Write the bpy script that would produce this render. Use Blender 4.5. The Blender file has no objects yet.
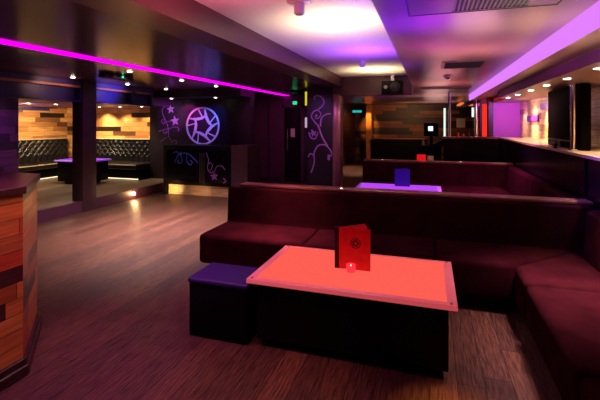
import bpy, bmesh, math, random
from mathutils import Vector, Matrix
random.seed(7)
S = bpy.context.scene
COL = S.collection
PI = math.pi

# ------------------------------------------------------------------ materials
def srgb(r, g, b):
    f = lambda c: (c/255/12.92) if c/255 <= .04045 else ((c/255+.055)/1.055)**2.4
    return (f(r), f(g), f(b), 1)

def new_mat(name):
    m = bpy.data.materials.new(name); m.use_nodes = True
    nt = m.node_tree
    return m, nt, nt.nodes['Principled BSDF']

def pm(name, col, rough=.5, metal=0., sheen=0., noise=0., nscale=8., bump=0., emit=None, es=0., spec=.5, coat=0., trans=0.):
    m, nt, b = new_mat(name)
    b.inputs['Base Color'].default_value = (*col[:3], 1)
    b.inputs['Roughness'].default_value = rough
    b.inputs['Metallic'].default_value = metal
    b.inputs['Specular IOR Level'].default_value = spec
    if sheen:
        b.inputs['Sheen Weight'].default_value = sheen
        b.inputs['Sheen Roughness'].default_value = .4
        b.inputs['Sheen Tint'].default_value = (min(1, col[0]*6), min(1, col[1]*6), min(1, col[2]*6), 1)
    if coat: b.inputs['Coat Weight'].default_value = coat
    if trans: b.inputs['Transmission Weight'].default_value = trans
    if emit:
        b.inputs['Emission Color'].default_value = (*emit[:3], 1)
        b.inputs['Emission Strength'].default_value = es
    if noise or bump:
        tc = nt.nodes.new('ShaderNodeTexCoord'); n = nt.nodes.new('ShaderNodeTexNoise')
        n.inputs['Scale'].default_value = nscale; n.inputs['Detail'].default_value = 5
        nt.links.new(tc.outputs['Object'], n.inputs['Vector'])
        if noise:
            r = nt.nodes.new('ShaderNodeValToRGB')
            r.color_ramp.elements[0].position = .3; r.color_ramp.elements[1].position = .7
            r.color_ramp.elements[0].color = (*[c*(1-noise) for c in col[:3]], 1)
            r.color_ramp.elements[1].color = (*[min(1, c*(1+noise)) for c in col[:3]], 1)
            nt.links.new(n.outputs['Fac'], r.inputs['Fac']); nt.links.new(r.outputs['Color'], b.inputs['Base Color'])
        if bump:
            bp = nt.nodes.new('ShaderNodeBump'); bp.inputs['Strength'].default_value = bump
            bp.inputs['Distance'].default_value = .01
            nt.links.new(n.outputs['Fac'], bp.inputs['Height']); nt.links.new(bp.outputs['Normal'], b.inputs['Normal'])
    return m

def blocks_mat(name, tones, bw, rh, rough=.45, mortar=.003, offset=.37, grain=.35, freq=2, bump=.25, seed=1.0, gs=3.0, spec=.5):
    """wooden blocks or planks of mixed tones laid in rows, grain along the row (UV in metres)"""
    m, nt, b = new_mat(name)
    N = nt.nodes.new; L = nt.links.new
    uv = N('ShaderNodeUVMap'); uv.uv_map = 'UVMap'
    def mth(op, a, b=None):
        n_ = N('ShaderNodeMath'); n_.operation = op
        for k, q_ in enumerate((a, b)):
            if q_ is None: continue
            if isinstance(q_, (int, float)): n_.inputs[k].default_value = q_
            else: L(q_, n_.inputs[k])
        return n_.outputs[0]
    def wn(x, y):
        c_ = N('ShaderNodeCombineXYZ'); L(x, c_.inputs[0]); L(y, c_.inputs[1]); c_.inputs[2].default_value = seed
        w_ = N('ShaderNodeTexWhiteNoise'); w_.noise_dimensions = '3D'; L(c_.outputs[0], w_.inputs['Vector']); return w_.outputs['Value']
    sp = N('ShaderNodeSeparateXYZ'); L(uv.outputs['UV'], sp.inputs[0])
    vr = mth('DIVIDE', sp.outputs[1], rh); row = mth('FLOOR', vr)
    off = N('ShaderNodeCombineXYZ'); L(row, off.inputs[0]); off.inputs[1].default_value = 31.7+seed
    wo = N('ShaderNodeTexWhiteNoise'); wo.noise_dimensions = '2D'; L(off.outputs[0], wo.inputs['Vector'])
    ur = mth('ADD', mth('DIVIDE', sp.outputs[0], bw), mth('MULTIPLY', wo.outputs['Value'], 7.0)); col_ = mth('FLOOR', ur)
    rnd = wn(col_, row)
    fu = mth('FRACT', ur); fv = mth('FRACT', vr)
    du = mth('MULTIPLY', mth('MINIMUM', fu, mth('SUBTRACT', 1.0, fu)), bw)
    dv = mth('MULTIPLY', mth('MINIMUM', fv, mth('SUBTRACT', 1.0, fv)), rh)
    gap = mth('LESS_THAN', mth('MINIMUM', du, dv), mortar)
    ramp = N('ShaderNodeValToRGB'); ramp.color_ramp.interpolation = 'CONSTANT'
    el = ramp.color_ramp.elements
    el[0].position = 0; el[0].color = tones[0]
    el[1].position = 1/len(tones); el[1].color = tones[1]
    for i in range(2, len(tones)):
        e = el.new(i/len(tones)); e.color = tones[i]
    L(rnd, ramp.inputs['Fac'])
    mp = N('ShaderNodeMapping'); mp.inputs['Scale'].default_value = (gs, gs*12, 1)
    L(uv.outputs['UV'], mp.inputs['Vector'])
    n = N('ShaderNodeTexNoise'); n.inputs['Scale'].default_value = 1; n.inputs['Detail'].default_value = 6
    L(mp.outputs['Vector'], n.inputs['Vector'])
    mr = N('ShaderNodeMapRange'); mr.inputs['From Min'].default_value = .3; mr.inputs['From Max'].default_value = .7
    mr.inputs['To Min'].default_value = 1-grain; mr.inputs['To Max'].default_value = 1+grain
    L(n.outputs['Fac'], mr.inputs['Value'])
    mul = N('ShaderNodeVectorMath'); mul.operation = 'MULTIPLY'
    L(ramp.outputs['Color'], mul.inputs[0]); L(mr.outputs['Result'], mul.inputs[1])
    mx = N('ShaderNodeMix'); mx.data_type = 'RGBA'
    L(gap, mx.inputs['Factor']); L(mul.outputs['Vector'], mx.inputs['A'])
    mx.inputs['B'].default_value = (.006, .004, .003, 1)
    L(mx.outputs['Result'], b.inputs['Base Color'])
    b.inputs['Roughness'].default_value = rough; b.inputs['Specular IOR Level'].default_value = spec
    bp = N('ShaderNodeBump'); bp.inputs['Strength'].default_value = bump; bp.inputs['Distance'].default_value = .004
    L(n.outputs['Fac'], bp.inputs['Height']); L(bp.outputs['Normal'], b.inputs['Normal'])
    return m

def emis(name, col, strength):
    m = bpy.data.materials.new(name); m.use_nodes = True
    nt = m.node_tree; nt.nodes.remove(nt.nodes['Principled BSDF'])
    e = nt.nodes.new('ShaderNodeEmission'); e.inputs['Color'].default_value = (*col[:3], 1); e.inputs['Strength'].default_value = strength
    nt.links.new(e.outputs[0], nt.nodes['Material Output'].inputs['Surface'])
    return m

def lin(r, g, b): return srgb(r, g, b)
M = {}
M['floor'] = blocks_mat('floor_planks', [lin(72,48,38), lin(78,52,41), lin(66,44,36), lin(83,56,43), lin(74,50,40)], 1.5, .16, rough=.42, spec=.28, mortar=.002, grain=.7, bump=1.0, gs=7.0)
M['platform'] = blocks_mat('platform_boards', [lin(120,100,84), lin(132,110,92), lin(110,92,78)], 1.6, .15, rough=.4, mortar=.002)
M['wallblocks'] = blocks_mat('mixed_wood_blocks', [lin(205,158,100), lin(130,90,60), lin(225,180,122), lin(170,120,80), lin(34,20,24), lin(185,132,84), lin(214,168,112), lin(210,160,105), lin(100,66,50), lin(218,170,112)], .75, .125, rough=.42, mortar=.002, offset=.41, freq=2)
M['rightblocks'] = blocks_mat('pale_wood_blocks', [lin(205,165,125), lin(225,185,140), lin(180,135,100), lin(215,175,130), lin(210,165,125), lin(220,180,135), lin(140,95,72), lin(228,190,148), lin(200,160,120)], .8, .12, rough=.4, mortar=.002, offset=.43)
M['podblocks'] = blocks_mat('pod_blocks', [lin(150,84,40), lin(176,104,46), lin(66,28,24), lin(168,96,44), lin(160,60,32), lin(182,116,52), lin(58,26,26), lin(140,74,36)], .5, .1, rough=.4, mortar=.002, seed=5.0)
M['farplanks'] = blocks_mat('far_planks', [lin(112,66,38), lin(58,34,24), lin(40,26,22), lin(128,76,40), lin(30,20,18), lin(96,58,34), lin(24,16,16)], 1.5, .14, rough=.5, mortar=.003, offset=.35)
M['pierblocks'] = blocks_mat('pier_blocks', [lin(70,44,60), lin(40,24,40), lin(90,56,70), lin(26,18,30)], .6, .12, rough=.45, mortar=.003)
M['darkceil'] = pm('dark_gloss_ceiling', lin(92,62,64), rough=.22, metal=.42, noise=.1, nscale=2.5, spec=.6)
M['beam'] = pm('satin_beam', lin(88,50,56), rough=.35, noise=.06, nscale=3)
M['coffer'] = pm('white_plaster', lin(226,214,206), rough=.8, noise=.02, nscale=3)
M['rightceil'] = pm('satin_cream_ceiling', lin(150,124,118), rough=.3, noise=.04, nscale=2)
M['soffit'] = pm('satin_taupe', lin(150,120,112), rough=.4)
M['soffit_dark'] = pm('plum_paint', lin(112,52,124), rough=.4)
M['blackwall'] = pm('black_plum_paint', lin(34,20,32), rough=.45, noise=.1, nscale=4)
M['plum'] = pm('plum_wall', lin(72,34,56), rough=.5, noise=.1, nscale=3)
M['lilac'] = pm('lilac_wall', lin(185,95,175), rough=.6)
M['suede'] = pm('plum_suede', lin(46,13,20), rough=1., sheen=.03, noise=.3, nscale=5, bump=.12, spec=.02)
M['suede_dark'] = pm('plum_suede_plinth', lin(14,7,9), rough=.9)
M['ledge'] = pm('ledge_wood', lin(150,96,74), rough=.3, noise=.2, nscale=6)
M['paleledge'] = pm('pale_ledge', lin(205,176,146), rough=.4, noise=.1, nscale=5)
M['cabinet_black'] = pm('cabinet_black', lin(10,7,6), rough=.5, spec=.02)
M['panel'] = pm('black_gloss_panel', lin(24,16,22), rough=.22)
M['black'] = pm('black_laminate', lin(7,4,4), rough=.5, spec=.12)
M['blackmatt'] = pm('black_matt', lin(5,4,4), rough=.8, spec=.1)
M['leather'] = pm('black_leather', lin(30,28,32), rough=.28)
M['cream'] = pm('cream_trim', lin(220,200,160), rough=.5)
M['chrome'] = pm('chrome', (.75,.72,.72), rough=.15, metal=1)
M['steel'] = pm('steel', (.4,.38,.4), rough=.3, metal=1)
M['stool'] = pm('stool_vinyl_violet_lit', lin(44,8,92), rough=.6)  # violet light on the dark vinyl put into the base colour
M['white'] = pm('white_plastic', lin(205,200,205), rough=.4)
M['grey'] = pm('grey_plastic', lin(110,104,112), rough=.4)
M['vent'] = pm('vent_metal', lin(120,104,100), rough=.4)
M['ventdark'] = pm('vent_dark', lin(24,18,20), rough=.6)
M['mural'] = pm('mural_paint', lin(190,130,210), rough=.6)
M['mural_dim'] = pm('mural_paint_dim', lin(140,80,160), rough=.6)
M['mural_blue'] = pm('mural_paint_blue', lin(70,80,210), rough=.5)
M['emblem'] = pm('emblem_white', lin(235,235,240), rough=.5)
M['podtop'] = pm('pod_top', lin(52,28,24), rough=.3, noise=.2, nscale=6)
M['redcover'] = pm('red_card', lin(255,34,38), rough=.4, noise=.25, nscale=16)
M['redinner'] = pm('red_inner_card', lin(245,70,40), rough=.5)
M['darkred'] = pm('menu_spine', lin(40,8,12), rough=.5)
M['ink'] = pm('menu_ink', lin(46,6,10), rough=.5)
M['purplecard'] = pm('violet_card', lin(70,40,170), rough=.45)
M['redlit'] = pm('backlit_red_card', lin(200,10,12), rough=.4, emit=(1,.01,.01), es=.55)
M['creamcard'] = pm('cream_card', lin(235,215,150), rough=.5, emit=lin(235,200,120), es=.0)
M['glassblack'] = pm('black_glass', lin(10,8,12), rough=.08)
M['rimglass'] = pm('frosted_rim', lin(170,112,118), rough=.3, emit=(1,.12,.14), es=.46)
M['rimviolet'] = pm('frosted_rim_violet', lin(200,170,235), rough=.3, emit=lin(140,60,220), es=.4)
M['glow_red'] = emis('lit_acrylic_coral', (1.0,.115,.085), 1.0)
M['glow_violet'] = emis('lit_acrylic_violet', (.5,.06,.93), 1.0)
M['strip'] = emis('magenta_led', (1.0,.0,.9), 1.6)
M['strip_lilac'] = emis('lilac_led_fascia', (.78,.22,1.0), 1.0)
M['lamp_warm'] = emis('warm_lamp', (1,.84,.6), 16)
M['lamp_bright'] = emis('step_lamp', (1,.72,.36), 60)
M['exit_green'] = emis('exit_green', (.02,.8,.28), 1.2)
M['exit_teal'] = emis('exit_teal', (.02,.6,.55), .8)
M['led_green'] = emis('led_green', (.05,1,.4), 2)
M['glow_yellow'] = emis('yellow_tube', (.75,.6,.02), .9)
M['lamp_whitetube'] = emis('white_tube', (.8,.95,.8), 1.1)
M['glow_pinkwhite'] = emis('pink_white_tube', (.75,.5,.75), .7)
M['lamp_red'] = emis('red_tube', (1,.03,.015), 1.0)
M['lamp_orange'] = emis('orange_panel', (1,.22,.04), .9)
M['lamp_magenta'] = emis('magenta_panel', (.85,.02,.5), .8)
M['screen'] = emis('screen_white', (.6,.8,1), 1.6)
M['candle'] = pm('red_candle_glass', lin(220,20,40), rough=.15, emit=(1,.04,.07), es=.8)
M['flame'] = emis('flame', (1,.4,.3), 5)
M['warmstrip'] = emis('warm_led', (1,.76,.42), 2.0)
M['paper'] = pm('paper', lin(215,205,200), rough=.7)

# ------------------------------------------------------------------ mesh helpers
def box(bm, x0, x1, y0, y1, z0, z1, bev=0., seg=2):
    r = bmesh.ops.create_cube(bm, size=1)
    vs = r['verts']
    for v in vs:
        v.co = Vector(((x0+x1)/2+v.co.x*(x1-x0), (y0+y1)/2+v.co.y*(y1-y0), (z0+z1)/2+v.co.z*(z1-z0)))
    if bev:
        es = {e for v in vs for e in v.link_edges}
        bmesh.ops.bevel(bm, geom=list(es), offset=bev, segments=seg, profile=.5, affect='EDGES', clamp_overlap=True)
    return bm

def prism(bm, pts, z0, z1, bev=0., seg=3, top_only=False):
    lo = [bm.verts.new((x, y, z0)) for x, y in pts]; hi = [bm.verts.new((x, y, z1)) for x, y in pts]
    n = len(pts); fs = [bm.faces.new(lo[::-1]), bm.faces.new(hi)]
    for i in range(n): fs.append(bm.faces.new((lo[i], lo[(i+1) % n], hi[(i+1) % n], hi[i])))
    bmesh.ops.recalc_face_normals(bm, faces=fs)
    if bev:
        es = {e for f in fs for e in f.edges}
        if top_only: es = {e for e in es if (e.verts[0].co.z + e.verts[1].co.z)/2 > (z0+z1)/2}
        bmesh.ops.bevel(bm, geom=list(es), offset=bev, segments=seg, profile=.5, affect='EDGES', clamp_overlap=True)
    return bm

def cyl(bm, p, r, h, axis='z', r2=None, n=20):
    r2 = r if r2 is None else r2
    m = Matrix.Translation(Vector(p))
    if axis == 'x': m = m @ Matrix.Rotation(PI/2, 4, 'Y')
    if axis == 'y': m = m @ Matrix.Rotation(-PI/2, 4, 'X')
    bmesh.ops.create_cone(bm, cap_ends=True, segments=n, radius1=r, radius2=r2, depth=h, matrix=m @ Matrix.Translation((0, 0, h/2)))
    return bm

def lathe(bm, prof, c=(0, 0, 0), n=24):
    rings = []
    for r, z in prof:
        rings.append([bm.verts.new((c[0]+r*math.cos(2*PI*i/n), c[1]+r*math.sin(2*PI*i/n), c[2]+z)) for i in range(n)])
    for a, b in zip(rings, rings[1:]):
        for i in range(n): bm.faces.new((a[i], a[(i+1) % n], b[(i+1) % n], b[i]))
    bm.faces.new(rings[0][::-1]); bm.faces.new(rings[-1])
    return bm

def smooth_pts(pts, k=8):
    P = [Vector(p) for p in pts]; out = []
    for i in range(len(P)-1):
        a, b, c, d = P[max(i-1, 0)], P[i], P[i+1], P[min(i+2, len(P)-1)]
        for j in range(k):
            t = j/k
            out.append(.5*((2*b)+(c-a)*t+(2*a-5*b+4*c-d)*t*t+(3*b-a-3*c+d)*t**3))
    out.append(P[-1]); return out

def ribbon(bm, pts, w0, w1, fr, th=.006, wm=None):
    """flat raised stroke in a wall plane; fr maps (a, b, out) to a point"""
    P = smooth_pts(pts); n = len(P); rows = []
    for i, p in enumerate(P):
        d = (P[min(i+1, n-1)]-P[max(i-1, 0)])
        d = d.normalized() if d.length > 1e-9 else Vector((1, 0))
        nr = Vector((-d.y, d.x)); t = i/(n-1)
        w = w0+(w1-w0)*t
        if wm is not None: w += (wm-(w0+w1)/2)*math.sin(PI*t)
        a, b = p+nr*w/2, p-nr*w/2
        rows.append([bm.verts.new(fr(a.x, a.y, th)), bm.verts.new(fr(b.x, b.y, th)), bm.verts.new(fr(b.x, b.y, 0)), bm.verts.new(fr(a.x, a.y, 0))])
    for r, s in zip(rows, rows[1:]):
        for k in range(4): bm.faces.new((r[k], r[(k+1) % 4], s[(k+1) % 4], s[k]))
    bm.faces.new(rows[0]); bm.faces.new(rows[-1][::-1])
    bmesh.ops.recalc_face_normals(bm, faces=bm.faces[:])

def star(bm, c, r, fr, th=.006, n=5, rot=.3, inner=.45):
    pts = []
    for i in range(2*n):
        q = r if i % 2 == 0 else r*inner
        a = rot+PI*i/n
        pts.append((c[0]+q*math.cos(a), c[1]+q*math.sin(a)))
    top = [bm.verts.new(fr(x, y, th)) for x, y in pts]; lo = [bm.verts.new(fr(x, y, 0)) for x, y in pts]
    bm.faces.new(top); bm.faces.new(lo[::-1])
    for i in range(2*n): bm.faces.new((top[i], lo[i], lo[(i+1) % (2*n)], top[(i+1) % (2*n)]))
    bmesh.ops.recalc_face_normals(bm, faces=bm.faces[:])

def ring(bm, c, r, w, fr, th=.01, n=64):
    rows = []
    for i in range(n):
        a = 2*PI*i/n; ca, sa = math.cos(a), math.sin(a)
        rows.append([bm.verts.new(fr(c[0]+(r+s*w/2)*ca, c[1]+(r+s*w/2)*sa, t)) for s, t in ((1, th), (-1, th), (-1, 0), (1, 0))])
    for i in range(n):
        r_, s_ = rows[i], rows[(i+1) % n]
        for k in range(4): bm.faces.new((r_[k], r_[(k+1) % 4], s_[(k+1) % 4], s_[k]))
    bmesh.ops.recalc_face_normals(bm, faces=bm.faces[:])

def emblem_mesh(bm, c, R, fr, th, wr, wb):
    ring(bm, c, R, wr, fr, th)
    for k in range(5):                                     # five curved blades, each ending in a forked tail
        a = math.radians(82+72*k)
        P = lambda rad, ang: (c[0]+R*rad*math.cos(a+math.radians(ang)), c[1]+R*rad*math.sin(a+math.radians(ang)))
        ribbon(bm, [P(.97, 0), P(.64, -10), P(.48, -28), P(.46, -66), P(.72, -86)], wb*.5, wb*.35, fr, th, wm=wb*1.3)
        ribbon(bm, [P(.46, -64), P(.72, -52), P(.98, -47)], wb*.4, wb*.5, fr, th)

def uvbox(me, rot=False):
    uv = me.uv_layers.new(name='UVMap')
    for p in me.polygons:
        n = p.normal
        for li in p.loop_indices:
            v = me.vertices[me.loops[li].vertex_index].co
            if abs(n.z) > .7: q = (v.x, v.y)
            else:
                l = math.hypot(n.x, n.y); q = (-n.y/l*v.x+n.x/l*v.y, v.z)
            uv.data[li].uv = (q[1], q[0]) if rot else q

def obj(name, bm, mat, parent=None, smooth=False, rot=False):
    bmesh.ops.recalc_face_normals(bm, faces=bm.faces[:])
    me = bpy.data.meshes.new(name); bm.to_mesh(me); bm.free()
    uvbox(me, rot)
    if smooth:
        for p in me.polygons: p.use_smooth = True
    o = bpy.data.objects.new(name, me); COL.objects.link(o)
    me.materials.append(M[mat] if isinstance(mat, str) else mat)
    if parent: o.parent = parent
    if smooth:
        try: me.set_sharp_from_angle(angle=math.radians(40))
        except Exception: pass
    return o

def B(): return bmesh.new()
def bx(name, mat, x0, x1, y0, y1, z0, z1, parent=None, bev=0., seg=2, rot=False):
    return obj(name, box(B(), x0, x1, y0, y1, z0, z1, bev, seg), mat, parent, smooth=bev > 0, rot=rot)

def tag(o, label, cat, group=None):
    o['label'] = label; o['category'] = cat
    if group: o['group'] = group
    return o
def thing(name, label, cat, loc=(0, 0, 0), rz=0., group=None):
    o = bpy.data.objects.new(name, None); COL.objects.link(o); o.empty_display_size = .1
    o.location = loc; o.rotation_euler = (0, 0, rz)
    return tag(o, label, cat, group)
def struct(o): o['kind'] = 'structure'; return o
def sbx(name, mat, *a, **k): return struct(bx(name, mat, *a, **k))
def dup(root, loc, label=None, rz=None, mats=None):
    r = root.copy(); COL.objects.link(r); r.location = loc
    if rz is not None: r.rotation_euler = (0, 0, rz)
    if label: r['label'] = label
    for ch in list(root.children):
        c = ch.copy(); COL.objects.link(c); c.parent = r
        if mats and ch.name.split('.')[0] in mats:
            c.data = c.data.copy(); c.data.materials[0] = M[mats[ch.name.split('.')[0]]]
        for g in list(ch.children):
            d = g.copy(); COL.objects.link(d); d.parent = c
    return r

def light(name, kind, loc, col, watts, aim=None, size=.1, size_y=None, angle=60, blend=.6, radius=.03, spread=None):
    d = bpy.data.lights.new(name, kind); d.color = col[:3]; d.energy = watts
    if kind == 'AREA':
        d.size = size
        if size_y: d.shape = 'RECTANGLE'; d.size_y = size_y
        else: d.shape = 'DISK'
        if spread: d.spread = math.radians(spread)
    else: d.shadow_soft_size = radius
    if kind == 'SPOT': d.spot_size = math.radians(angle); d.spot_blend = blend
    o = bpy.data.objects.new(name, d); COL.objects.link(o); o.location = loc
    if aim is not None: o.rotation_euler = (Vector(aim)-Vector(loc)).to_track_quat('-Z', 'Y').to_euler()
    return o

# ------------------------------------------------------------------ camera
cd = bpy.data.cameras.new('camera'); cam = bpy.data.objects.new('camera', cd); COL.objects.link(cam)
cd.sensor_width = 36; cd.lens = 24.0; cd.shift_y = -77/600; cd.clip_start = .05
cam.location = (0, 0, 1.6); cam.rotation_euler = (PI/2, 0, math.radians(18))
S.camera = cam

# ------------------------------------------------------------------ setting: floor, platform, walls
sbx('floor', 'floor', -11, 3.2, -1.2, 17.4, -.1, 0, rot=True)
sbx('floor_platform', 'platform', -10.0, -5.98, 2.6, 8.95, .0, .18, rot=True)
sbx('trim_1', 'plum', -5.98, -5.93, 2.6, 7.9, 0, .2)                                # step nosing and riser of the platform
sbx('wall_left', 'wallblocks', -10.1, -9.95, 2.6, 9.1, .18, 2.35)
sbx('wall_back_left', 'wallblocks', -9.95, -6.86, 8.9, 9.1, .18, 2.35)
sbx('wall_emblem', 'blackwall', -6.86, -4.03, 8.6, 8.85, 0, 2.35)
sbx('wall_back', 'plum', -6.0, -3.88, 10.3, 10.5, 0, 2.35)
sbx('wall_corridor', 'plum', -3.25, -3.05, 10.5, 17, 0, 2.35)
sbx('wall_far', 'farplanks', -3.2, 3.2, 17, 17.2, 0, 2.35)
sbx('wall_right', 'rightblocks', 2.1, 2.25, -1.2, 11.0, 1.26, 2.35)
sbx('wall_right_far', 'farplanks', 2.25, 2.4, 11, 17, 0, 2.35)
sbx('wall_lilac', 'lilac', 1.5, 2.25, 11.0, 11.15, 0, 2.35)
# wainscot of the right wall: black gloss panels topped by a pale ledge, turning left at the back
sbx('wall_right_wainscot', 'panel', 1.5, 2.1, -1.2, 9.9, 0, 1.25)
sbx('trim_2', 'paleledge', 1.47, 2.1, -1.2, 9.9, 1.25, 1.28)
for i, y in enumerate((4.72, 9.0)):
    sbx('trim_%d' % (3+i), 'blackmatt', 1.485, 1.5, y, y+.03, .86, 1.25)

# ceilings
sbx('ceiling_left', 'darkceil', -6.25, -2.1, -1.2, 10.5, 2.35, 2.45)
sbx('ceiling_beam', 'beam', -2.1, -1.75, -1.2, 8.24, 2.35, 2.7)
sbx('ceiling_coffer', 'coffer', -1.75, -.34, -1.2, 8.24, 2.56, 2.7)
sbx('ceiling_right', 'rightceil', -.34, 1.0, -1.2, 17.2, 2.35, 2.7)
sbx('ceiling_far', 'rightceil', -3.2, -.34, 8.5, 17.2, 2.35, 2.5)
sbx('ceiling_bulkhead', 'beam', -2.1, -.34, 8.24, 8.5, 2.17, 2.7)
sbx('ceiling_soffit_high', 'soffit', 1.0, 1.25, -1.2, 17.2, 2.19, 2.7)
sbx('ceiling_soffit_low', 'soffit', 1.25, 2.25, -1.2, 8.3, 2.07, 2.7)
sbx('ceiling_soffit_wall', 'soffit', 1.5, 2.25, 8.3, 11, 2.1, 2.2)
sbx('trim_5', 'soffit_dark', 1.225, 1.25, -1.2, 8.3, 2.07, 2.17)
sbx('trim_6', 'soffit_dark', 1.225, 1.32, 8.3, 8.34, 2.07, 2.19)
sbx('ceiling_far_right', 'soffit', 1.25, 3.2, 8.3, 17.2, 2.25, 2.4)
sbx('ceiling_platform', 'soffit_dark', -10, -6.25, 2.6, 9.0, 2.03, 2.35)
sbx('ceiling_niche', 'blackwall', -6.25, -3.95, 7.95, 8.6, 2.2, 2.35)

# slotted bulkhead along the platform edge, with its pillars
M['bulkhead'] = pm('indigo_bulkhead', lin(42,36,104), rough=.45)
M['copper'] = pm('copper_batten', lin(190,120,84), rough=.35)
bm = B()
box(bm, -6.25, -6.06, 2.6, 7.6, 1.98, 2.35); box(bm, -6.06, -5.95, 2.6, 7.6, 2.27, 2.35); box(bm, -6.06, -5.95, 2.6, 7.6, 1.98, 2.0)
struct(obj('ceiling_bulkhead_slotted', bm, 'bulkhead'))
for i, (y0, y1) in enumerate(((4.2, 5.6), (5.96, 6.9), (7.02, 7.5))):
    sbx('trim_%d' % (20+i), 'copper', -6.05, -5.955, y0, y1, 2.235, 2.268)
    sbx('trim_%d' % (30+i), 'bulkhead', -6.05, -5.96, y1, y1+.06, 2.0, 2.27)
tag(bx('wall_panel', 'bulkhead', -9.95, -9.9, 7.4, 8.3, 1.93, 2.0), 'long dark blue panel high on the left wood-block wall', 'panel')
tag(bx('ceiling_panel', 'rimviolet', -8.9, -8.2, 6.4, 6.7, 2.02, 2.03), 'small violet-lit panel in the platform ceiling', 'ceiling panel')
M['pillar'] = pm('pillar_wood', lin(58,30,38), rough=.6, noise=.25, nscale=5)
sbx('pillar', 'pillar', -6.17, -5.92, 5.62, 5.93, 0, 2.35, bev=.008)
sbx('pillar_pier', 'pierblocks', -6.7, -6.0, 3.2, 4.5, .18, 1.98)
# pillar by the corridor with its chrome edge
sbx('pillar_corridor', 'blackwall', -2.5, -1.95, 8.2, 8.7, 0, 2.35)
M['chromepink'] = pm('rosy_metal_cladding', lin(150,96,100), rough=.3, metal=.4)
o = bx('trim_7', 'chromepink', -1.95, -1.78, 8.2, 8.5, 0, 2.2, bev=.02); struct(o)
# panels of the back wall
for i, x in enumerate((-4.85, -4.28)):
    sbx('trim_%d' % (8+i), 'blackwall', x, x+.03, 10.28, 10.3, 0, 2.3)
sbx('baseboard_back', 'blackwall', -6, -3.88, 10.28, 10.3, 0, .1)
sbx('baseboard_corridor', 'blackwall', -3.05, -3.03, 10.5, 17, 0, .1)

# door at the end of the dance floor
dr = struct(thing('door_1', 'dark door under the green exit sign', 'door', (-3.6, 10.35, 0)))
del dr['category']; del dr['label']
bm = B(); box(bm, -.28, -.2, -.05, .05, 0, 2.1); box(bm, .28, .36, -.05, .05, 0, 2.1); box(bm, -.28, .36, -.05, .05, 2.02, 2.1)
obj('door_frame', bm, 'plum', dr)
dl = bx('door_leaf', 'panel', -.2, .28, -.02, .03, 0, 2.02, dr)
bm = B(); cyl(bm, (-.1, -.07, .85), .012, .6); cyl(bm, (-.1, -.07, .95), .008, .05, 'y'); cyl(bm, (-.1, -.07, 1.35), .008, .05, 'y')
obj('door_handle', bm, 'steel', dl)
bx('notice', 'paper', -.02, .1, -.025, -.02, 1.22, 1.45, dl)
sbx('wall_back_lintel', 'plum', -3.88, -3.05, 10.3, 10.5, 2.1, 2.35)
sbx('wall_back_end', 'blackwall', -3.24, -3.05, 10.3, 10.5, 0, 2.1)

# ------------------------------------------------------------------ light strips
tag(bx('light_strip', 'strip', -3.83, -3.64, -1.0, 10.3, 2.342, 2.35), 'long magenta light strip running along the dark left ceiling', 'light strip')
tag(bx('light_strip', 'strip_lilac', .985, 1.0, -1.2, 11.5, 2.19, 2.35), 'lilac glowing fascia band along the edge of the right ceiling', 'light strip')

# ------------------------------------------------------------------ sofas
def polyside(pts): return prism(B(), pts, .12, .43, bev=.045, seg=4)
def long_sofa(label, xl, yf, seams, group):
    """runs along x at depth yf; local origin at left front corner; right end mitred into the side bench"""
    t = thing('long_sofa', label, 'sofa', (xl, yf, 0), group=group)
    W = .66-xl; Wb = 1.29-xl; D = .63
    prism(bm := B(), [(.1, .1), (W-.02, .1), (Wb-.02, D), (.1, D)], 0, .12)
    obj('plinth', bm, 'suede_dark', t)
    xs = [0]+[s-xl for s in seams]
    for i, x in enumerate(xs):
        if i+1 < len(xs): pts = [(x+.003, 0), (xs[i+1]-.003, 0), (xs[i+1]-.003, D), (x+.003, D)]
        else: pts = [(x+.003, 0), (W-.006, 0), (Wb-.006, D), (x+.003, D)]
        obj('seat', polyside(pts), 'suede', t, smooth=True)
    b = B(); r = prism(b, [(D-.08, .2), (D+.13, .2), (D+.13, .82), (D+.02, .83), (D-.0, .44)], 0, Wb+.14, bev=.03, seg=3)
    for v in b.verts: v.co = Vector((v.co.z, v.co.x, v.co.y))
    obj('backrest', b, 'suede', t, smooth=True)
    return t
def side_bench(label, y0, y1, seams, group):
    """runs along y on the right; local origin at the near inner corner"""
    t = thing('side_bench', label, 'sofa', (.66, y0, 0), group=group)
    L = y1-y0; D = .63
    prism(bm := B(), [(.1, .05), (D, .05), (D, L+D-.02), (.1, L+.08)], 0, .12); obj('plinth', bm, 'suede_dark', t)
    ys = [0]+[s-y0 for s in seams]
    for i, y in enumerate(ys):
        if i+1 < len(ys): pts = [(0, y+.003), (D, y+.003), (D, ys[i+1]-.003), (0, ys[i+1]-.003)]
        else: pts = [(0, y+.003), (D, y+.003), (D, L+D-.006), (0, L-.006)]
        obj('seat', polyside(pts), 'suede', t, smooth=True)
    b = B(); prism(b, [(D+.005, .2), (D+.18, .2), (D+.18, .82), (D+.1, .84), (D+.03, .82), (D+.005, .44)], 0, L+.5, bev=.03, seg=3)
    for v in b.verts: v.co = Vector((v.co.x, v.co.z, v.co.y))
    obj('backrest', b, 'suede', t, smooth=True)
    return t
G1 = 'plum suede seating of the lounge booths'
long_sofa('long plum suede sofa facing the coral-lit table', -2.33, 3.68, (-1.18, .05), G1)
side_bench('plum suede side bench at the right edge of the photo, beyond the coral-lit table', .9, 3.68, (2.2, 3.29), G1)
long_sofa('shorter plum suede sofa facing the violet-lit table in the second booth', -1.3, 7.45, (-.3,), G1)
side_bench('plum suede side bench in the second booth, between the two long sofas', 4.72, 7.45, (6.2,), G1)

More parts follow.
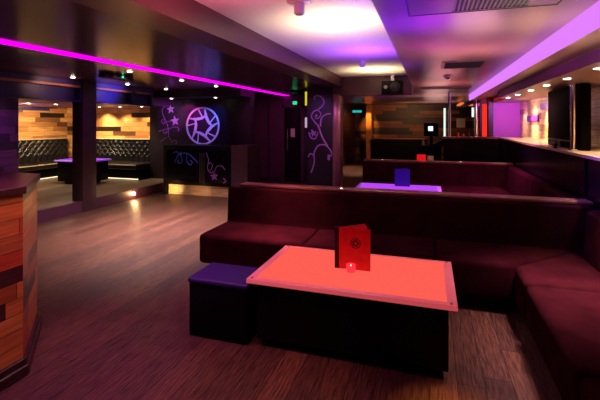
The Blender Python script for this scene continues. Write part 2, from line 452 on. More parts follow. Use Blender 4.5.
def divider(label, xl, y):
    t = thing('booth_divider', label, 'partition', (xl, y, 0), group='booth dividers behind the sofas')
    W = 1.47-xl
    bx('panel', 'panel', 0, W, 0, .14, 0, .82, t)
    bx('ledge', 'ledge', -.01, W, -.016, .18, .82, .85, t, bev=.006)
    return t
divider('low booth divider with wooden ledge behind the nearest long sofa', -2.22, 4.46)
divider('low booth divider with wooden ledge behind the second booth sofa', -1.3, 8.23)
M['glint'] = emis('ledge_glint_glow', (1, .75, .5), 4)  # reflected glints on the glossy ledges, built as small glowing studs
for (x, y, lab) in ((-.96, 4.48, 'tiny glowing stud for a light glint on the divider behind the nearest long sofa'),
                    (-.92, 8.25, 'tiny glowing stud for a light glint left of the violet menu on the farther divider'),
                    (.56, 8.25, 'tiny glowing stud for a light glint right of the violet menu on the farther divider')):
    t = thing('ledge_glint', lab, 'light', (x, y, .85), group='ledge glints')
    obj('bezel', cyl(B(), (0, 0, 0), .02, .004), 'chrome', t); obj('lens', cyl(B(), (0, 0, .004), .013, .006, r2=.008), 'glint', t)  # bezel and lens only shape the glint

# ------------------------------------------------------------------ tables
def lounge_table(label, x, y, z, glow, rim, hx=.7, hy=.41, dz=0.):
    t = thing('lounge_table', label, 'table', (x, y, z), group='light-up lounge tables')
    bx('body', 'black', -hx+.06, hx-.05, -hy+.05, hy-.05, .06, .462+dz, t, bev=.006)
    bx('plinth', 'blackmatt', -hx+.16, hx-.22, -hy+.16, hy-.12, 0, .06, t)
    g = bx('tabletop', rim, -hx, hx, -hy, hy, .464+dz, .496+dz, t, bev=.004)
    bx('lit_panel', glow, -hx+.06, hx-.06, -hy+.045, hy-.045, .494+dz, .5+dz, t)
    for sx in (-1, 1):
        for sy in (-1, 1):
            obj('stud', cyl(B(), (sx*(hx-.035), sy*(hy-.025), .496+dz), .009, .006, n=14), 'steel', g, smooth=True)
    return t
lounge_table('low black table with glowing coral top in front of the nearest sofa', -.54, 2.99, 0, 'glow_red', 'rimglass')
lounge_table('low black table with glowing violet top in the second booth', -.52, 7.0, 0, 'glow_violet', 'rimviolet')
lounge_table('low black table with glowing violet top on the raised platform', -7.84, 7.45, .18, 'glow_violet', 'rimviolet', .5, .36, .06)

# stool
t = thing('cube_stool', 'dark cube stool with violet-lit top at the left end of the coral table', 'stool', (-1.49, 2.78, 0))
bx('base', 'blackmatt', -.24, .24, -.17, .17, 0, .4, t, bev=.012)
bx('seat', 'stool', -.25, .25, -.18, .18, .395, .44, t, bev=.02, seg=4)  # same vinyl as the base, coloured as lit from above

# menus: two covers, a spine and an inner sheet
def menu(label, x, y, z, rz, w, h, cov, inn, sp, open_deg, emblem):
    t = thing('menu', label, 'menu', (x, y, z), rz)
    bx('spine', sp, -.034, .0, -.006, .006, 0, h, t)
    f = bx('front_cover', cov, 0, w, -.006, 0, 0, h, t)
    if emblem:
        bm = B(); emblem_mesh(bm, (w*.53, h*.64), .036, lambda a, b, c: Vector((a, -.0062-c, b)), .0006, .005, .007)
        obj('emblem', bm, 'ink', f)
    a = math.radians(open_deg)
    for nm, mt, ad, k in (('back_cover', cov, 1., 1.), ('page', inn, .72, .96)):
        b = box(B(), 0, w*k, -.002, .002, .004, h-.004+(.0 if k < 1 else .004))
        bmesh.ops.rotate(b, verts=b.verts[:], cent=(0, 0, 0), matrix=Matrix.Rotation(a*ad, 3, 'Z'))
        obj(nm, b, mt, t)
    return t
menu('red folded menu with dark round emblem standing on the coral table', -.655, 2.98, .5, math.radians(1), .235, .31, 'redcover', 'redinner', 'darkred', 42, True)
menu('violet folded menu standing on the violet table in the second booth', -.55, 7.15, .5, math.radians(2), .22, .3, 'purplecard', 'purplecard', 'purplecard', 40, False)

# candle
t = thing('candle_holder', 'small red glass tealight holder in front of the red menu', 'candle', (-.555, 2.925, .5))
obj('cup', lathe(B(), [(.026, 0), (.032, .004), (.035, .056), (.032, .056), (.028, .012)]), 'candle', t, smooth=True)
c = obj('tealight', cyl(B(), (0, 0, .013), .018, .016), 'cream', t)
obj('flame', lathe(B(), [(.001, .028), (.006, .036), (.005, .044), (.001, .056)], n=12), 'flame', c, smooth=True)

# ------------------------------------------------------------------ octagonal pod in the left foreground
t = thing('octagonal_counter', 'octagonal wood-block counter with dark top in the left foreground', 'counter', (-3.29, 1.53, 0))
def octa(ap):
    R = ap/math.cos(PI/8); return [(R*math.cos(PI/8+i*PI/4), R*math.sin(PI/8+i*PI/4)) for i in range(8)]
obj('body', prism(B(), octa(.83), .05, 1.15), 'podblocks', t)
obj('top', prism(B(), octa(.85), 1.15, 1.2, bev=.006), 'podtop', t)
obj('plinth', prism(B(), octa(.865), 0, .07, bev=.012), 'podtop', t)
obj('plinth_step', prism(B(), octa(.85), .07, .11, bev=.008), 'podtop', t)

# ------------------------------------------------------------------ counter below the emblem
t = thing('serving_counter', 'black glass-fronted counter with lit wood base below the round emblem', 'counter', (-5.72, 7.63, 0))
M['counterwood'] = blocks_mat('counter_base_wood', [lin(190,150,100), lin(176,136,90), lin(200,160,110)], .85, .3, rough=.4)
bx('plinth', 'counterwood', .1, 1.66, .06, .55, 0, .23, t)
bx('frame', 'black', 0, 1.72, 0, .6, .23, 1.1, t, bev=.006)
gp = bx('glass_front', 'glassblack', .1, 1.62, -.008, 0, .3, 1.0, t)
bx('end_pier', 'plum', 1.72, 2.1, -.03, .6, 0, 1.12, t)
bx('side_leg', 'blackmatt', 0, .08, .0, .6, 0, .23, t)
fr = lambda a, b, c: Vector((a, -.008-c, b))
bm = B()
for pts in ([(.3, .72), (.42, .9), (.62, .93), (.8, .82), (.9, .72)], [(.45, .9), (.5, .78), (.44, .7), (.38, .74), (.41, .78)], [(.62, .92), (.62, .76), (.7, .68), (.76, .74), (.7, .78)], [(.42, .9), (.36, .96), (.28, .94)]):
    ribbon(bm, pts, .012, .02, fr, .003)
star(bm, (.46, .92), .05, fr, .003)
obj('floral_motif', bm, 'mural_blue', gp)
bm = B()
for pts in ([(1.1, .96), (1.16, .8), (1.14, .62), (1.22, .52), (1.28, .56)], [(1.2, .56), (1.26, .68), (1.2, .74), (1.15, .7)], [(1.3, .5), (1.36, .66), (1.48, .68), (1.56, .6)], [(1.52, .42), (1.58, .36), (1.52, .32)]):
    ribbon(bm, pts, .012, .02, fr, .003)
star(bm, (1.3, .45), .1, fr, .003, rot=.4)
obj('floral_motif', bm, 'mural_dim', gp)
for x in (.95, 1.0, 1.05): bx('handle_bar', 'steel', x, x+.008, -.02, -.008, .3, .95, gp)

# round emblem on the wall above
t = thing('wall_emblem_sign', 'round white emblem of five curved blades in a ring on the black wall', 'emblem', (-5.3, 8.6, 1.53))
bm = B(); ring(bm, (0, 0), .445, .042, lambda a, b, c: Vector((a, -.002-c, b)), .02); obj('ring', bm, 'emblem', t)
for k in range(5):
    bm = B(); c = (0, 0); R = .44; wb = .07
    a = math.radians(82+72*k); fr2 = lambda a_, b_, c_: Vector((a_, -.002-c_, b_))
    P = lambda rad, ang: (R*rad*math.cos(a+math.radians(ang)), R*rad*math.sin(a+math.radians(ang)))
    ribbon(bm, [P(.97, 0), P(.64, -10), P(.48, -28), P(.46, -66), P(.72, -86)], wb*.35, wb*.2, fr2, .016, wm=wb*1.0)
    ribbon(bm, [P(.46, -64), P(.72, -52), P(.98, -47)], wb*.3, wb*.45, fr2, .016)
    obj('blade', bm, 'emblem', t)

# flower scroll left of the emblem
t = thing('wall_mural', 'painted flower scroll with two star flowers left of the round emblem', 'mural', (-6.27, 8.6, 1.55))
u = .0042; v_ = .00368
def q(x, y): return ((x-130)*u, (230-y)*v_)
fr3 = lambda a, b, c: Vector((a, -c, b))
bm = B()
for pts in ([(150,355),(125,300),(122,250),(105,200),(85,160),(80,125),(98,102),(125,98)], [(105,200),(88,190),(74,205),(86,222),(100,212),(92,204)],
            [(125,262),(100,258),(88,275),(100,290),(114,280),(105,272)], [(122,262),(150,248),(185,245),(198,262),(190,270)],
            [(150,355),(160,336),(176,338),(180,356),(168,362)], [(122,255),(90,262),(55,275)], [(125,310),(95,325),(70,345)], [(105,205),(130,205),(150,200)]):
    ribbon(bm, [q(*p) for p in pts], .012, .022, fr3, .005)
obj('stem', bm, 'mural_dim', t)
for c, r in (((140,122), .12), ((170,202), .135)):
    bm = B(); star(bm, q(*c), r, fr3, .006, rot=.45, inner=.42); obj('flower', bm, 'mural', t)

# flower scroll on the corridor pillar
t = thing('wall_mural', 'pale purple vine scroll painted on the pillar beside the corridor', 'mural', (-2.22, 8.2, 1.35))
u2 = .0055; v2 = .0052
def q2(x, y): return ((x-78)*u2, (170-y)*v2)
bm = B()
for pts in ([(60,28),(55,18),(66,10),(84,16),(94,34),(88,52),(72,66)], [(62,90),(60,102),(72,102),(82,86),(70,70),(52,76),(44,96),(56,116),(72,136),(88,180),(108,214)],
            [(122,84),(100,88),(84,104),(80,136)], [(112,250),(122,256),(122,236),(100,212),(72,214),(56,240),(54,262)],
            [(30,262),(40,248),(54,258),(54,290),(42,326)], [(70,160),(60,185),(42,182),(34,160)], [(58,170),(44,150)], [(110,252),(116,270),(108,266)]):
    ribbon(bm, [q2(*p) for p in pts], .02, .032, fr3, .005)
obj('stem', bm, 'mural', t)
bm = B()
for c, r, rot in (((64,92), .045, .2), ((52,164), .08, .6), ((114,258), .05, .1)):
    bm = B(); star(bm, q2(*c), r, fr3, .006, rot=rot); obj('flower', bm, 'mural', t)

# ------------------------------------------------------------------ platform banquettes
def tufted(L, h, n_cols, rows, depth=.05):
    b = B(); nx = n_cols*8; nz = 36; g = []
    for j in range(nz+1):
        row = []
        for i in range(nx+1):
            x = L*i/nx; z = h*j/nz; s = x/L*n_cols; tt = z/h*rows
            if tt > .9:                                       # buttoned diamonds above, flutes below
                a = (s+tt)/1.0; c = (s-tt)/1.0
                d = min(abs(math.sin(PI*a/1)), abs(math.sin(PI*c/1)))
                f = d**.45
            else: f = abs(math.sin(PI*(s+.4)))**.45
            row.append(b.verts.new((x, -depth*f, z)))
        g.append(row)
    for j in range(nz):
        for i in range(nx): b.faces.new((g[j][i], g[j][i+1], g[j+1][i+1], g[j+1][i]))
    ge = bmesh.ops.extrude_face_region(b, geom=b.faces[:])
    for e in ge['geom']:
        if isinstance(e, bmesh.types.BMVert): e.co.y = .1
    return b
def banquette(label, loc, rz, L, sub):
    t = thing('banquette', label, 'banquette', loc, rz, 'buttoned leather banquettes on the platform')
    bx('base', 'blackmatt', 0, L, .08, .7, 0, .26, t)
    s = bx('seat', 'leather', 0, L, 0, .64, .26, .4, t, bev=.04, seg=3)
    bx('piping', 'cream', 0, L, -.012, .0, .365, .39, s)
    b = tufted(L, .6, int(L/.17), 3)
    for v in b.verts: v.co.y += .66; v.co.z += .38
    k = obj('backrest', b, 'leather', t, smooth=True)
    bx('top_rail', 'cream', 0, L, .6, .79, .985, 1.005, k)
    bx('light_strip', 'warmstrip', 0, L, .07, .08, .015, .035, t)
    return t
banquette('black buttoned leather banquette along the wood-block wall behind the pillar', (-9.12, 8.1, .18), 0, 2.25, None)
banquette('black buttoned leather banquette along the far left wall of the platform', (-9.15, 4.3, .18), PI/2, 4.45, None)

# step light
t = thing('step_light', 'small bright warm light set in the platform step', 'light', (-5.93, 6.9, .12))
obj('bezel', cyl(B(), (0, 0, 0), .045, .008, 'x'), 'chrome', t); obj('lens', cyl(B(), (.008, 0, 0), .038, .03, 'x', r2=.024), 'lamp_bright', t)

# ------------------------------------------------------------------ recessed downlights
proto = None
def downlight(x, y, z, label, group):
    global proto
    if proto is None:
        proto = thing('downlight', label, 'downlight', (x, y, z), group=group)
        obj('bezel', lathe(B(), [(.046, -.008), (.052, 0.0), (.026, 0.0), (.034, -.008)]), 'white', proto, smooth=True)
        obj('lens', cyl(B(), (0, 0, -.012), .033, .006), 'lamp_warm', proto)
        return proto
    r = dup(proto, (x, y, z), label); r['group'] = group
    return r
LW = (1, .8, .55)
g = 'downlights in the dark left ceiling'
for x, row in ((-5.53, 'outer row by the platform'), (-4.12, 'inner row by the magenta strip')):
    for i, (y, nth) in enumerate(zip((5.05, 6.29, 7.47) if x < -5 else (4.73, 6.0, 7.18), ('nearest', 'middle', 'farthest'))):
        downlight(x, y, 2.35, 'ceiling downlight, %s of the %s' % (nth, row), g)
        light('downlight_beam', 'SPOT', (x, y, 2.32), LW, 22, (x, y, 0), angle=75, blend=.8)
for x, c, lab in ((-5.95, (1, .06, .6), 'ceiling downlight in the black soffit left of the round emblem'), (-4.75, (.08, .1, 1), 'ceiling downlight in the black soffit right of the round emblem')):
    downlight(x, 8.25, 2.2, lab, 'downlights above the emblem')
    light('emblem_beam', 'SPOT', (x, 8.2, 2.17), c, 16, (x*.5-5.3*.5, 8.6, 1.6), angle=80, blend=.7)
light('emblem_wash_blue', 'SPOT', (-4.5, 7.75, 2.15), (.1, .2, 1), 48, (-5.22, 8.6, 1.5), angle=40, blend=.6)
light('emblem_wash_pink', 'SPOT', (-6.0, 7.75, 2.15), (.75, .1, 1), 22, (-5.4, 8.6, 1.62), angle=40, blend=.6)
g = 'downlights in the platform ceiling'
for x, y, w, lab in ((-8.2, 6.37, 40, 'platform ceiling downlight nearest the dark pier'), (-8.05, 6.9, 60, 'platform ceiling downlight just left of the pillar'),
                  (-8.44, 8.55, 60, 'platform ceiling downlight just right of the pillar, over the bright wall patch'), (-7.76, 8.55, 34, 'platform ceiling downlight over the middle of the back banquette'),
                  (-7.07, 8.55, 34, 'platform ceiling downlight nearest the emblem wall')):
    downlight(x, y, 2.03, lab, g)
    light('platform_beam', 'SPOT', (x, y, 2.01), (1, .66, .28), w*1.9, (-9.95, y+.9, 1.2) if y < 8 else (x-.05, 8.9, 1.0), angle=100, blend=.8)
    light('platform_beam_low', 'SPOT', (x, y-.35, 2.01), (1, .8, .5), 26, (x, y, .2), angle=80, blend=.8)
light('banquette_fill', 'SPOT', (-7.7, 7.0, 2.0), (1, .78, .5), 70, (-7.8, 7.3, 0), angle=150, blend=.5, radius=.08)  # added fill above the table, brightens seat fronts, leather and platform floor
light('wall_wash', 'AREA', (-9.2, 7.6, 2.0), (1, .7, .35), 22, (-9.95, 7.7, 1.3), size=.5)
g = 'downlights in the soffit along the right wall'
for y, nth in zip((4.01, 4.83, 5.6, 6.4, 7.3, 8.15), ('nearest', 'second nearest', 'third nearest', 'third farthest', 'second farthest', 'farthest')):
    downlight(1.36, y, 2.07, 'soffit downlight along the right wall, %s of six' % nth, g)
    light('soffit_beam', 'SPOT', (1.7, y, 2.04), (1, .74, .44), 55, (1.95, y, 1.2), angle=110, blend=.8)

for y, w in ((8.45, 200), (9.5, 170), (10.4, 50)):
    light('soffit_beam', 'SPOT', (1.62, y, 2.08), (1, .72, .34), w, (2.1, y, 1.62), angle=62, blend=.9)
light('wall_wash_right', 'AREA', (1.6, 9.4, 1.95), (1, .65, .7), 9, (2.1, 9.4, 1.6), size=.5)
# ------------------------------------------------------------------ ceiling fittings
def spot_fixture(label, x, y):
    t = thing('ceiling_sensor', label, 'ceiling fitting', (x, y, 2.56), group='white fittings on the coffer')
    bx('mount_plate', 'white', -.09, .09, -.045, .045, -.018, 0, t, bev=.004)
    obj('body', lathe(B(), [(.038, -.105), (.042, -.095), (.042, -.02), (.025, -.018)]), 'white', t, smooth=True)
    obj('lens', cyl(B(), (0, 0, -.11), .028, .008), 'grey', t)
    return t
spot_fixture('white fitting on the coffer ceiling at the top edge of the photo', -.98, 3.0)
spot_fixture('small fitting hanging from the coffer ceiling nearer the speaker', -.98, 6.1)
t = thing('loudspeaker', 'black loudspeaker hung under the far end of the coffer', 'speaker', (-.7, 8.02, 2.3))
bx('cabinet', 'black', -.2, .2, -.12, .14, -.13, .12, t, bev=.008)
obj('cone', lathe(B(), [(.001, .02), (.05, .01), (.085, -.012), (.095, 0)]), 'ventdark', t, smooth=True)
k = t.children[-1]; k.rotation_euler = (PI/2, 0, 0); k.location = (.06, -.122, 0)
obj('tweeter', cyl(B(), (-.12, -.128, .0), .035, .008, 'y'), 'grey', t)
bm = B(); box(bm, -.21, .21, -.06, .1, .235, .26); box(bm, -.03, .03, -.02, .04, .1, .24); obj('bracket', bm, 'steel', t)

t = thing('air_conditioner', 'flush ceiling air conditioner with slatted grille at the top of the photo', 'air conditioner', (.31, 2.42, 2.35))
bx('surround', 'rightceil', -.445, .445, -.46, .46, -.006, 0, t, bev=.002)
bx('recess', 'ventdark', -.165, .27, -.4, .42, -.0075, -.0055, t)
bm = B()
for i in range(17): box(bm, -.165+i*.0262, -.165+i*.0262+.010, -.4, .42, -.012, -.007)
for y in (-.4, .412): box(bm, -.17, .275, y, y+.008, -.013, -.007)
obj('grille', bm, 'vent', t)
bm = B()
for x0, x1, y0, y1 in ((-.452, .452, .458, .47), (-.452, -.442, -.46, .46), (.442, .452, -.46, .46), (-.06, -.055, -.46, .46)): box(bm, x0, x1, y0, y1, -.0085, -.0005)
obj('slot', bm, 'ventdark', t)
t = thing('ceiling_vent', 'dark rectangular vent in the purple-lit right ceiling', 'vent', (.4, 5.5, 2.35))
bx('frame', 'vent', -.26, .26, -.3, .3, -.01, 0, t); bx('recess', 'ventdark', -.22, .22, -.26, .26, -.0125, -.0105, t)
bm = B()
for i in range(9): box(bm, -.22, .22, -.25+i*.058, -.235+i*.058, -.02, -.012)
obj('slats', bm, 'ventdark', t)
t = thing('dome_camera', 'small round dome fitting on the ceiling beyond the dark vent', 'ceiling fitting', (.27, 6.75, 2.35))
obj('collar', lathe(B(), [(.05, -.02), (.07, -.015), (.07, 0), (.02, 0)]), 'white', t, smooth=True)
obj('dome', lathe(B(), [(.002, -.07), (.03, -.062), (.048, -.035), (.05, -.015)]), 'chrome', t, smooth=True)
t = thing('ceiling_vent', 'long dark vent crossing the ceiling beyond the dome fitting', 'vent', (.3, 8.9, 2.35))
bx('frame', 'vent', -.5, .5, -.15, .15, -.03, 0, t); bx('recess', 'ventdark', -.46, .46, -.1, .1, -.033, -.0305, t)

t = thing('ceiling_fitting', 'oblong dark ceiling fitting with green light on the left ceiling', 'ceiling fitting', (-4.65, 5.05, 2.35))
bx('body', 'ventdark', -.07, .07, -.3, .3, -.07, 0, t, bev=.02)
obj('indicator', cyl(B(), (.072, .05, -.03), .016, .008, 'x'), 'led_green', t)
obj('lens', cyl(B(), (.07, -.12, -.035), .025, .02, 'x'), 'steel', t)
bm = B()
for x0, x1, y0, y1 in ((-5.55, -4.95, 3.2, 3.215), (-5.55, -4.95, 4.1, 4.115), (-5.55, -5.535, 3.2, 4.1), (-4.965, -4.95, 3.2, 4.1)): box(bm, x0, x1, y0, y1, 2.345, 2.35)
box(bm, -5.53, -4.97, 3.22, 4.09, 2.346, 2.35)
tag(obj('access_hatch', bm, 'darkceil'), 'flush access hatch in the dark ceiling above the slotted bulkhead', 'hatch')

# exit signs
def exit_sign(label, loc, mat, w=.22):
    t = thing('exit_sign', label, 'sign', loc, group='lit exit signs')
    bx('housing', 'blackmatt', -w/2-.015, w/2+.015, 0, .05, -.06, .06, t)
    f = bx('lit_face', mat, -w/2, w/2, -.006, 0, -.045, .045, t)
    bm = B()                                                 # running figure and arrow
    prism(bm, [(-.04, -.006), (.0, -.006), (.0, -.022), (.03, .0), (.0, .022), (.0, .006), (-.04, .006)], 0, .003)
    for v in bm.verts: v.co = Vector((v.co.x, -.006-v.co.z, v.co.y))
    obj('pictogram', bm, 'white', f)
exit_sign('green exit sign above the dark door', (-3.46, 10.2, 2.14), 'exit_green', .12)
exit_sign('teal exit sign in the corridor left of the far plank wall', (-2.7, 15.5, 2.05), 'exit_teal', .36)

# bright streaks at the corridor pillar's left edge, built as glowing tubes
tag(obj('edge_tube', cyl(B(), (-2.56, 8.3, 1.98), .022, .3), 'glow_yellow'), 'thin yellow glowing tube at the left edge of the floral pillar', 'wall light', 'glowing tubes at the floral pillar edge')
tag(obj('edge_tube', cyl(B(), (-2.56, 8.3, 1.5), .024, .22), 'glow_pinkwhite'), 'short pale glowing tube low at the left edge of the floral pillar', 'wall light', 'glowing tubes at the floral pillar edge')

# ------------------------------------------------------------------ right ledge: black panelled column and pole
t = thing('panelled_column', 'black glossy panelled cabinet standing on the right wall ledge', 'cabinet', (1.78, 6.1, 1.28))
bx('panel', 'cabinet_black', -.14, -.02, -.72, .6, .0, .78, t, bev=.02)
bx('base_rail', 'steel', -.16, -.14, -.5, .53, .09, .105, t)
bx('foot', 'steel', -.16, -.145, -.02, .02, 0, .1, t)
tag(obj('chrome_pole', lathe(B(), [(.05, 0), (.05, .02), (.028, .03), (.028, .76), (.045, .77), (.045, .788)], (1.58, 5.4, 1.28)), 'chrome', smooth=True), 'chrome pole from ledge to soffit at the near corner of the black cabinet', 'pole')
tag(obj('dark_object', lathe(B(), [(.03, 0), (.03, .01), (.012, .015), (.02, .05), (.004, .06)], (1.52, 5.85, 1.28)), 'blackmatt', smooth=True), 'small dark object near the front edge of the right ledge', 'cup')  # unidentified small dark object, given a cup-like shape
# violet inset blocks on the pale wood wall
M['violetblock'] = pm('violet_block', lin(110,50,160), rough=.35)
for y, z, L, lab in ((8.7, 1.925, .63, 'violet block higher on the pale wood wall, beside the black cabinet'), (9.66, 1.7, .95, 'violet block lower on the pale wood wall, beside the lilac panel')):
    tag(bx('violet_block', 'violetblock', 2.075, 2.1, y-L/2, y+L/2, z-.06, z+.06), lab, 'wall block', 'violet blocks on the pale wood wall')

# ------------------------------------------------------------------ bar at the far right
t = thing('bar_counter', 'black-fronted bar counter at the back, joined to the right ledge', 'bar counter', (.3, 9.9, 0))
bx('front', 'panel', 0, 1.2, 0, .08, 0, 1.24, t); bx('worktop', 'ledge', -.02, 1.2, -.0, .5, 1.24, 1.28, t)
bx('carcass', 'black', .02, 1.2, .08, .45, 0, 1.24, t)
def column(name, label, x, y, r, mat, parts=()):
    t = thing(name, label, 'column', (x, y, 0))
    obj('shaft', cyl(B(), (0, 0, 0), r, 2.35, n=24), mat, t, smooth=True)
    return t
t = column('chrome_column', 'chrome column beside the red-lit panel behind the bar', 1.1, 11, .06, 'chrome')
obj('light_tube', cyl(B(), (-.075, -.03, 1.75), .022, .24), 'lamp_whitetube', t)
obj('cap', lathe(B(), [(.07, 2.26), (.09, 2.28), (.09, 2.34), (.05, 2.35)]), 'steel', t, smooth=True)
t = thing('red_light_panel', 'red glowing panel between chrome column and lilac wall', 'light panel', (1.3, 11.05, 0))
bx('frame', 'darkred', -.1, .08, 0, .06, 0, 2.3, t); bx('lit_face', 'lamp_red', -.045, .065, -.012, 0, 1.2, 2.08, t)
sbx('pillar_bar', 'blackwall', 1.39, 1.5, 10.95, 11.2, 0, 2.35)
t = column('slim_column', 'slim dark metal column on the bar, beside the white tube', .45, 10.3, .03, 'steel')
tag(obj('tube_light', cyl(B(), (.34, 10.35, 1.28), .024, .68), 'lamp_whitetube'), 'upright white tube light standing on the bar end', 'tube light')
t = thing('till_monitor', 'till with small glowing screen left of the bar end', 'till', (.02, 10.2, 0))
bx('cabinet', 'black', -.28, .24, .0, .3, 0, 1.05, t)
bx('stand', 'blackmatt', -.03, .05, .0, .06, 1.05, 1.32, t)
k = bx('monitor', 'black', -.16, .18, -.05, .02, 1.28, 1.6, t, bev=.01); bx('screen', 'screen', -.06, .05, -.056, -.05, 1.41, 1.52, k)
bm = B(); prism(bm, [(.0, 0), (.35, 0), (.35, .45)], 0, .2)
for v in bm.verts: v.co = Vector((v.co.x+.0, v.co.z, 1.05+.45-v.co.y)) if False else Vector((v.co.x, v.co.z+.05, 1.05+v.co.y*.4))
obj('keyboard_shelf', bm, 'black', t)
for x, y, r, h, m, lab in ((-.16, 10.42, .03, .14, 'white', 'short pale jar left of the till'), (.62, 9.98, .025, .1, 'redcover', 'small red tumbler on the bar'), (.74, 10.02, .03, .07, 'paper', 'small pale bowl on the bar'), (.86, 10.0, .022, .12, 'grey', 'small grey bottle on the bar')):
    tag(obj('bar_vessel', lathe(B(), [(r, 0), (r, h*.6), (r*.5, h*.75), (r*.5, h)], (x, y, 1.28 if x > .3 else 1.05), n=14), m, smooth=True), lab, 'bar vessel')
tag(bx('notice', 'paper', 1.0, 1.32, 16.985, 17, 1.42, 1.78), 'pale paper notice on the far wood wall behind the bar', 'notice')
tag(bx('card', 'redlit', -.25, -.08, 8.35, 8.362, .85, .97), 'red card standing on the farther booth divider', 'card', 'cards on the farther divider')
tag(bx('card', 'creamcard', -.05, .07, 8.35, 8.362, .85, .95), 'cream card standing beside the red card on the farther divider', 'card', 'cards on the farther divider')
tag(bx('ceiling_panel', 'lamp_orange', .9, 1.5, 13.4, 15.2, 2.2, 2.24), 'orange lit ceiling panel behind the bar', 'ceiling light', 'coloured ceiling panels behind the bar')
tag(bx('ceiling_panel', 'lamp_magenta', 1.35, 1.75, 12.2, 13.0, 2.1, 2.14), 'magenta lit ceiling panel behind the bar', 'ceiling light', 'coloured ceiling panels behind the bar')
tag(bx('ceiling_panel', 'ventdark', .95, 1.4, 11.4, 12.4, 2.16, 2.2), 'dark unlit ceiling panel beside the chrome column', 'ceiling panel')
M['amberwood'] = pm('amber_wood', lin(200,130,70), rough=.5, noise=.25, nscale=5)
sbx('pillar_far', 'amberwood', -2.52, -2.3, 16.6, 17, 0, 2.35)
t = thing('back_shelf', 'dark low shelf unit against the far plank wall', 'shelf', (-1.2, 16.4, 0))
bx('carcass', 'black', -1, 1, 0, .5, 0, .95, t); bx('worktop', 'ledge', -1.03, 1.03, -.03, .52, .95, .98, t)

# ------------------------------------------------------------------ lighting
WARM = (1, .82, .58); VIO = (.3, .05, 1); MAG = (.85, .08, .9); PINK = (1, .3, .45)
light('coffer_cream', 'AREA', (-.85, 3.65, 2.1), (1, .8, .42), 9, (-.85, 3.7, 3), size=.35, spread=140)
light('coffer_cream', 'AREA', (-.95, 7.25, 2.1), (1, .78, .4), 11, (-.95, 7.3, 3), size=.35, spread=140)
light('coffer_lavender', 'AREA', (-1.0, 4.2, 1.9), (.8, .55, .9), 6, (-1.0, 4.2, 3), size=1.0)
light('coffer_violet', 'AREA', (-.8, 5.3, 2.1), (.25, .06, 1), 15, (-.8, 5.3, 3), size=.6)
light('coffer_pink', 'AREA', (-1.3, 2.3, 2.1), (1, .2, .25), 7, (-1.3, 2.3, 3), size=.5)
light('ceiling_violet', 'AREA', (-.15, 3.1, 1.95), (.16, .01, 1), 8, (-.15, 3.1, 3), size=.4)
light('ceiling_magenta', 'AREA', (.05, 4.1, 1.95), (.6, .0, .7), 3, (.05, 4.1, 3), size=.4)
light('ceiling_pink', 'AREA', (.45, 4.5, 1.9), (1, .42, .5), 6, (.45, 4.5, 3), size=.5)
light('ceiling_pink', 'AREA', (.3, 8.0, 1.9), (1, .25, .3), 6, (.3, 8.0, 3), size=.6)
light('ceiling_warm', 'AREA', (.75, 3.3, 1.9), (1, .7, .55), 4, (.75, 3.3, 3), size=.5)
light('bulkhead_blue', 'SPOT', (-4.6, 6.3, 1.9), (.05, .08, 1), 220, (-6.0, 6.3, 2.3), angle=36, blend=.9)
light('batten_warm', 'SPOT', (-5.3, 6.5, 2.28), (1, .5, .25), 16, (-6.0, 6.4, 2.24), angle=70, blend=.9)
light('batten_warm', 'SPOT', (-5.3, 5.2, 2.28), (1, .5, .4), 16, (-6.0, 5.1, 2.24), angle=70, blend=.9)
light('pillar_violet', 'SPOT', (-4.6, 5.4, 2.2), (.4, .08, 1), 14, (-5.95, 5.8, 1.6), angle=50, blend=.9)
light('pier_violet', 'SPOT', (-4.9, 4.0, 2.2), (.35, .05, 1), 60, (-6.0, 3.9, 1.3), angle=70, blend=.9)
light('pod_warm', 'SPOT', (-1.4, 1.9, 2.3), (1, .46, .2), 33, (-2.9, 1.85, .6), angle=46, blend=.9)
light('floor_violet', 'AREA', (-3.9, 5.0, 2.3), (1, .7, .74), 165, (-3.9, 5.2, 0), size=1.4, spread=95)
light('floor_pink', 'AREA', (-2.2, 1.9, 2.3), (.8, .22, .6), 20, (-2.2, 2.1, 0), size=1.2, spread=100)
light('sofa_wash', 'AREA', (1.0, 3.4, 2.06), (1, .55, .58), 17, (1.0, 3.2, 0), size=.3, spread=62)
light('sofa_wash', 'AREA', (-1.6, 3.9, 2.3), (1, .35, .4), 12, (-1.5, 3.88, 0), size=.3, spread=50)
light('booth_wash', 'AREA', (.8, 7.0, 2.1), (.8, .15, .6), 26, (.8, 7.0, 0), size=.5, spread=100)
light('floor_amber', 'SPOT', (.35, 2.0, 2.3), (1, .42, .1), 480, (.2, 2.15, 0), angle=26, blend=.9)
light('floor_amber', 'SPOT', (-.9, 1.9, 2.3), (1, .32, .12), 110, (-.9, 2.1, 0), angle=40, blend=.9)
light('ledge_blue', 'SPOT', (.9, 4.2, 2.1), (.12, .05, 1), 80, (1.5, 4.4, .9), angle=50, blend=.9)
light('stool_violet', 'SPOT', (-1.6, 2.5, 2.3), (.35, .03, 1), 9, (-1.5, 2.78, .44), angle=20, blend=.8)
light('step_glow', 'POINT', (-5.86, 6.9, .12), (1, .55, .2), 5, radius=.02)
light('counter_glow', 'SPOT', (-5.45, 7.3, .05), (1, .62, .25), 22, (-5.5, 7.7, .16), angle=80, blend=.9)
light('counter_glow', 'SPOT', (-4.85, 7.3, .05), (1, .62, .3), 2.5, (-4.8, 7.7, .16), angle=90, blend=.9)
light('lilac_wash', 'SPOT', (1.7, 9.8, 2.0), (.7, .2, .95), 60, (1.8, 11, 1.6), angle=90, blend=.8)
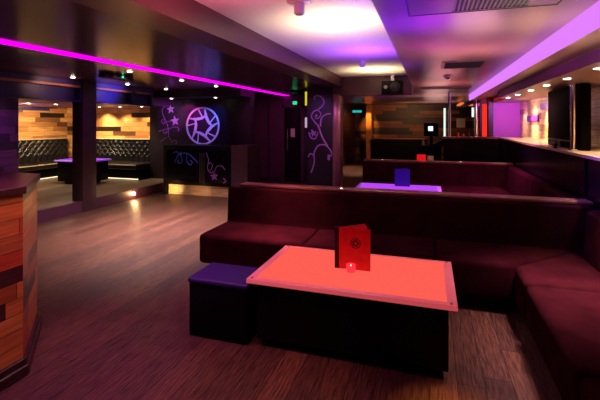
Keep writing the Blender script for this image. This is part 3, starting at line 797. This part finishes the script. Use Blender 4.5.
light('far_warm', 'SPOT', (-.8, 14.5, 2.2), (1, .5, .2), 80, (-.9, 17, 1.3), angle=110, blend=.9)
light('far_violet', 'SPOT', (-1.3, 10.5, 1.4), (.3, .04, .6), 40, (-1.3, 11.5, 2.35), angle=110, blend=.9)
light('ceiling_far_pink', 'AREA', (.2, 11.5, 1.8), (1, .5, .5), 10, (.2, 11.5, 3), size=.8)
light('ceiling_far_pink', 'AREA', (.2, 15, 1.8), (1, .55, .5), 10, (.2, 15, 3), size=.8)
light('red_glow', 'POINT', (1.28, 10.85, 2.25), (1, .02, .01), 4, radius=.03)
light('trim_rose', 'SPOT', (-1.5, 7.0, 2.2), (1, .5, .45), 24, (-1.85, 8.2, 1.5), angle=40, blend=.8)
light('pillar_amber', 'SPOT', (-2.4, 15.9, 2.25), (1, .42, .08), 120, (-2.42, 16.6, 1.75), angle=40, blend=.8)
light('corridor_warm', 'SPOT', (-2.3, 13.5, 2.3), (1, .62, .42), 420, (-2.4, 13.5, 0), angle=80, blend=.8)
light('mural_violet', 'SPOT', (-2.4, 6.8, 2.3), (.6, .2, 1), 22, (-2.25, 8.2, 1.4), angle=60, blend=.8)
light('scroll_violet', 'SPOT', (-6.0, 7.3, 1.9), (.75, .3, 1), 60, (-6.2, 8.6, 1.75), angle=45, blend=.8)
light('glass_violet', 'SPOT', (-4.6, 6.6, 2.2), (.5, .2, 1), 20, (-4.6, 7.6, .65), angle=50, blend=.8)
light('plum_wash', 'SPOT', (-3.2, 7.2, 2.3), (1, .25, .6), 70, (-4.2, 10.3, 1.0), angle=50, blend=.8)

# ------------------------------------------------------------------ world and colour
w = bpy.data.worlds.new('world'); S.world = w; w.use_nodes = True
w.node_tree.nodes['Background'].inputs['Color'].default_value = (.010, .005, .010, 1)
w.node_tree.nodes['Background'].inputs['Strength'].default_value = .4
S.view_settings.view_transform = 'Standard'; S.view_settings.look = 'None'
S.view_settings.gamma = 1; S.view_settings.exposure = 0; S.view_settings.use_curve_mapping = False
S.cycles.use_denoising = True
S.cycles.max_bounces = 8
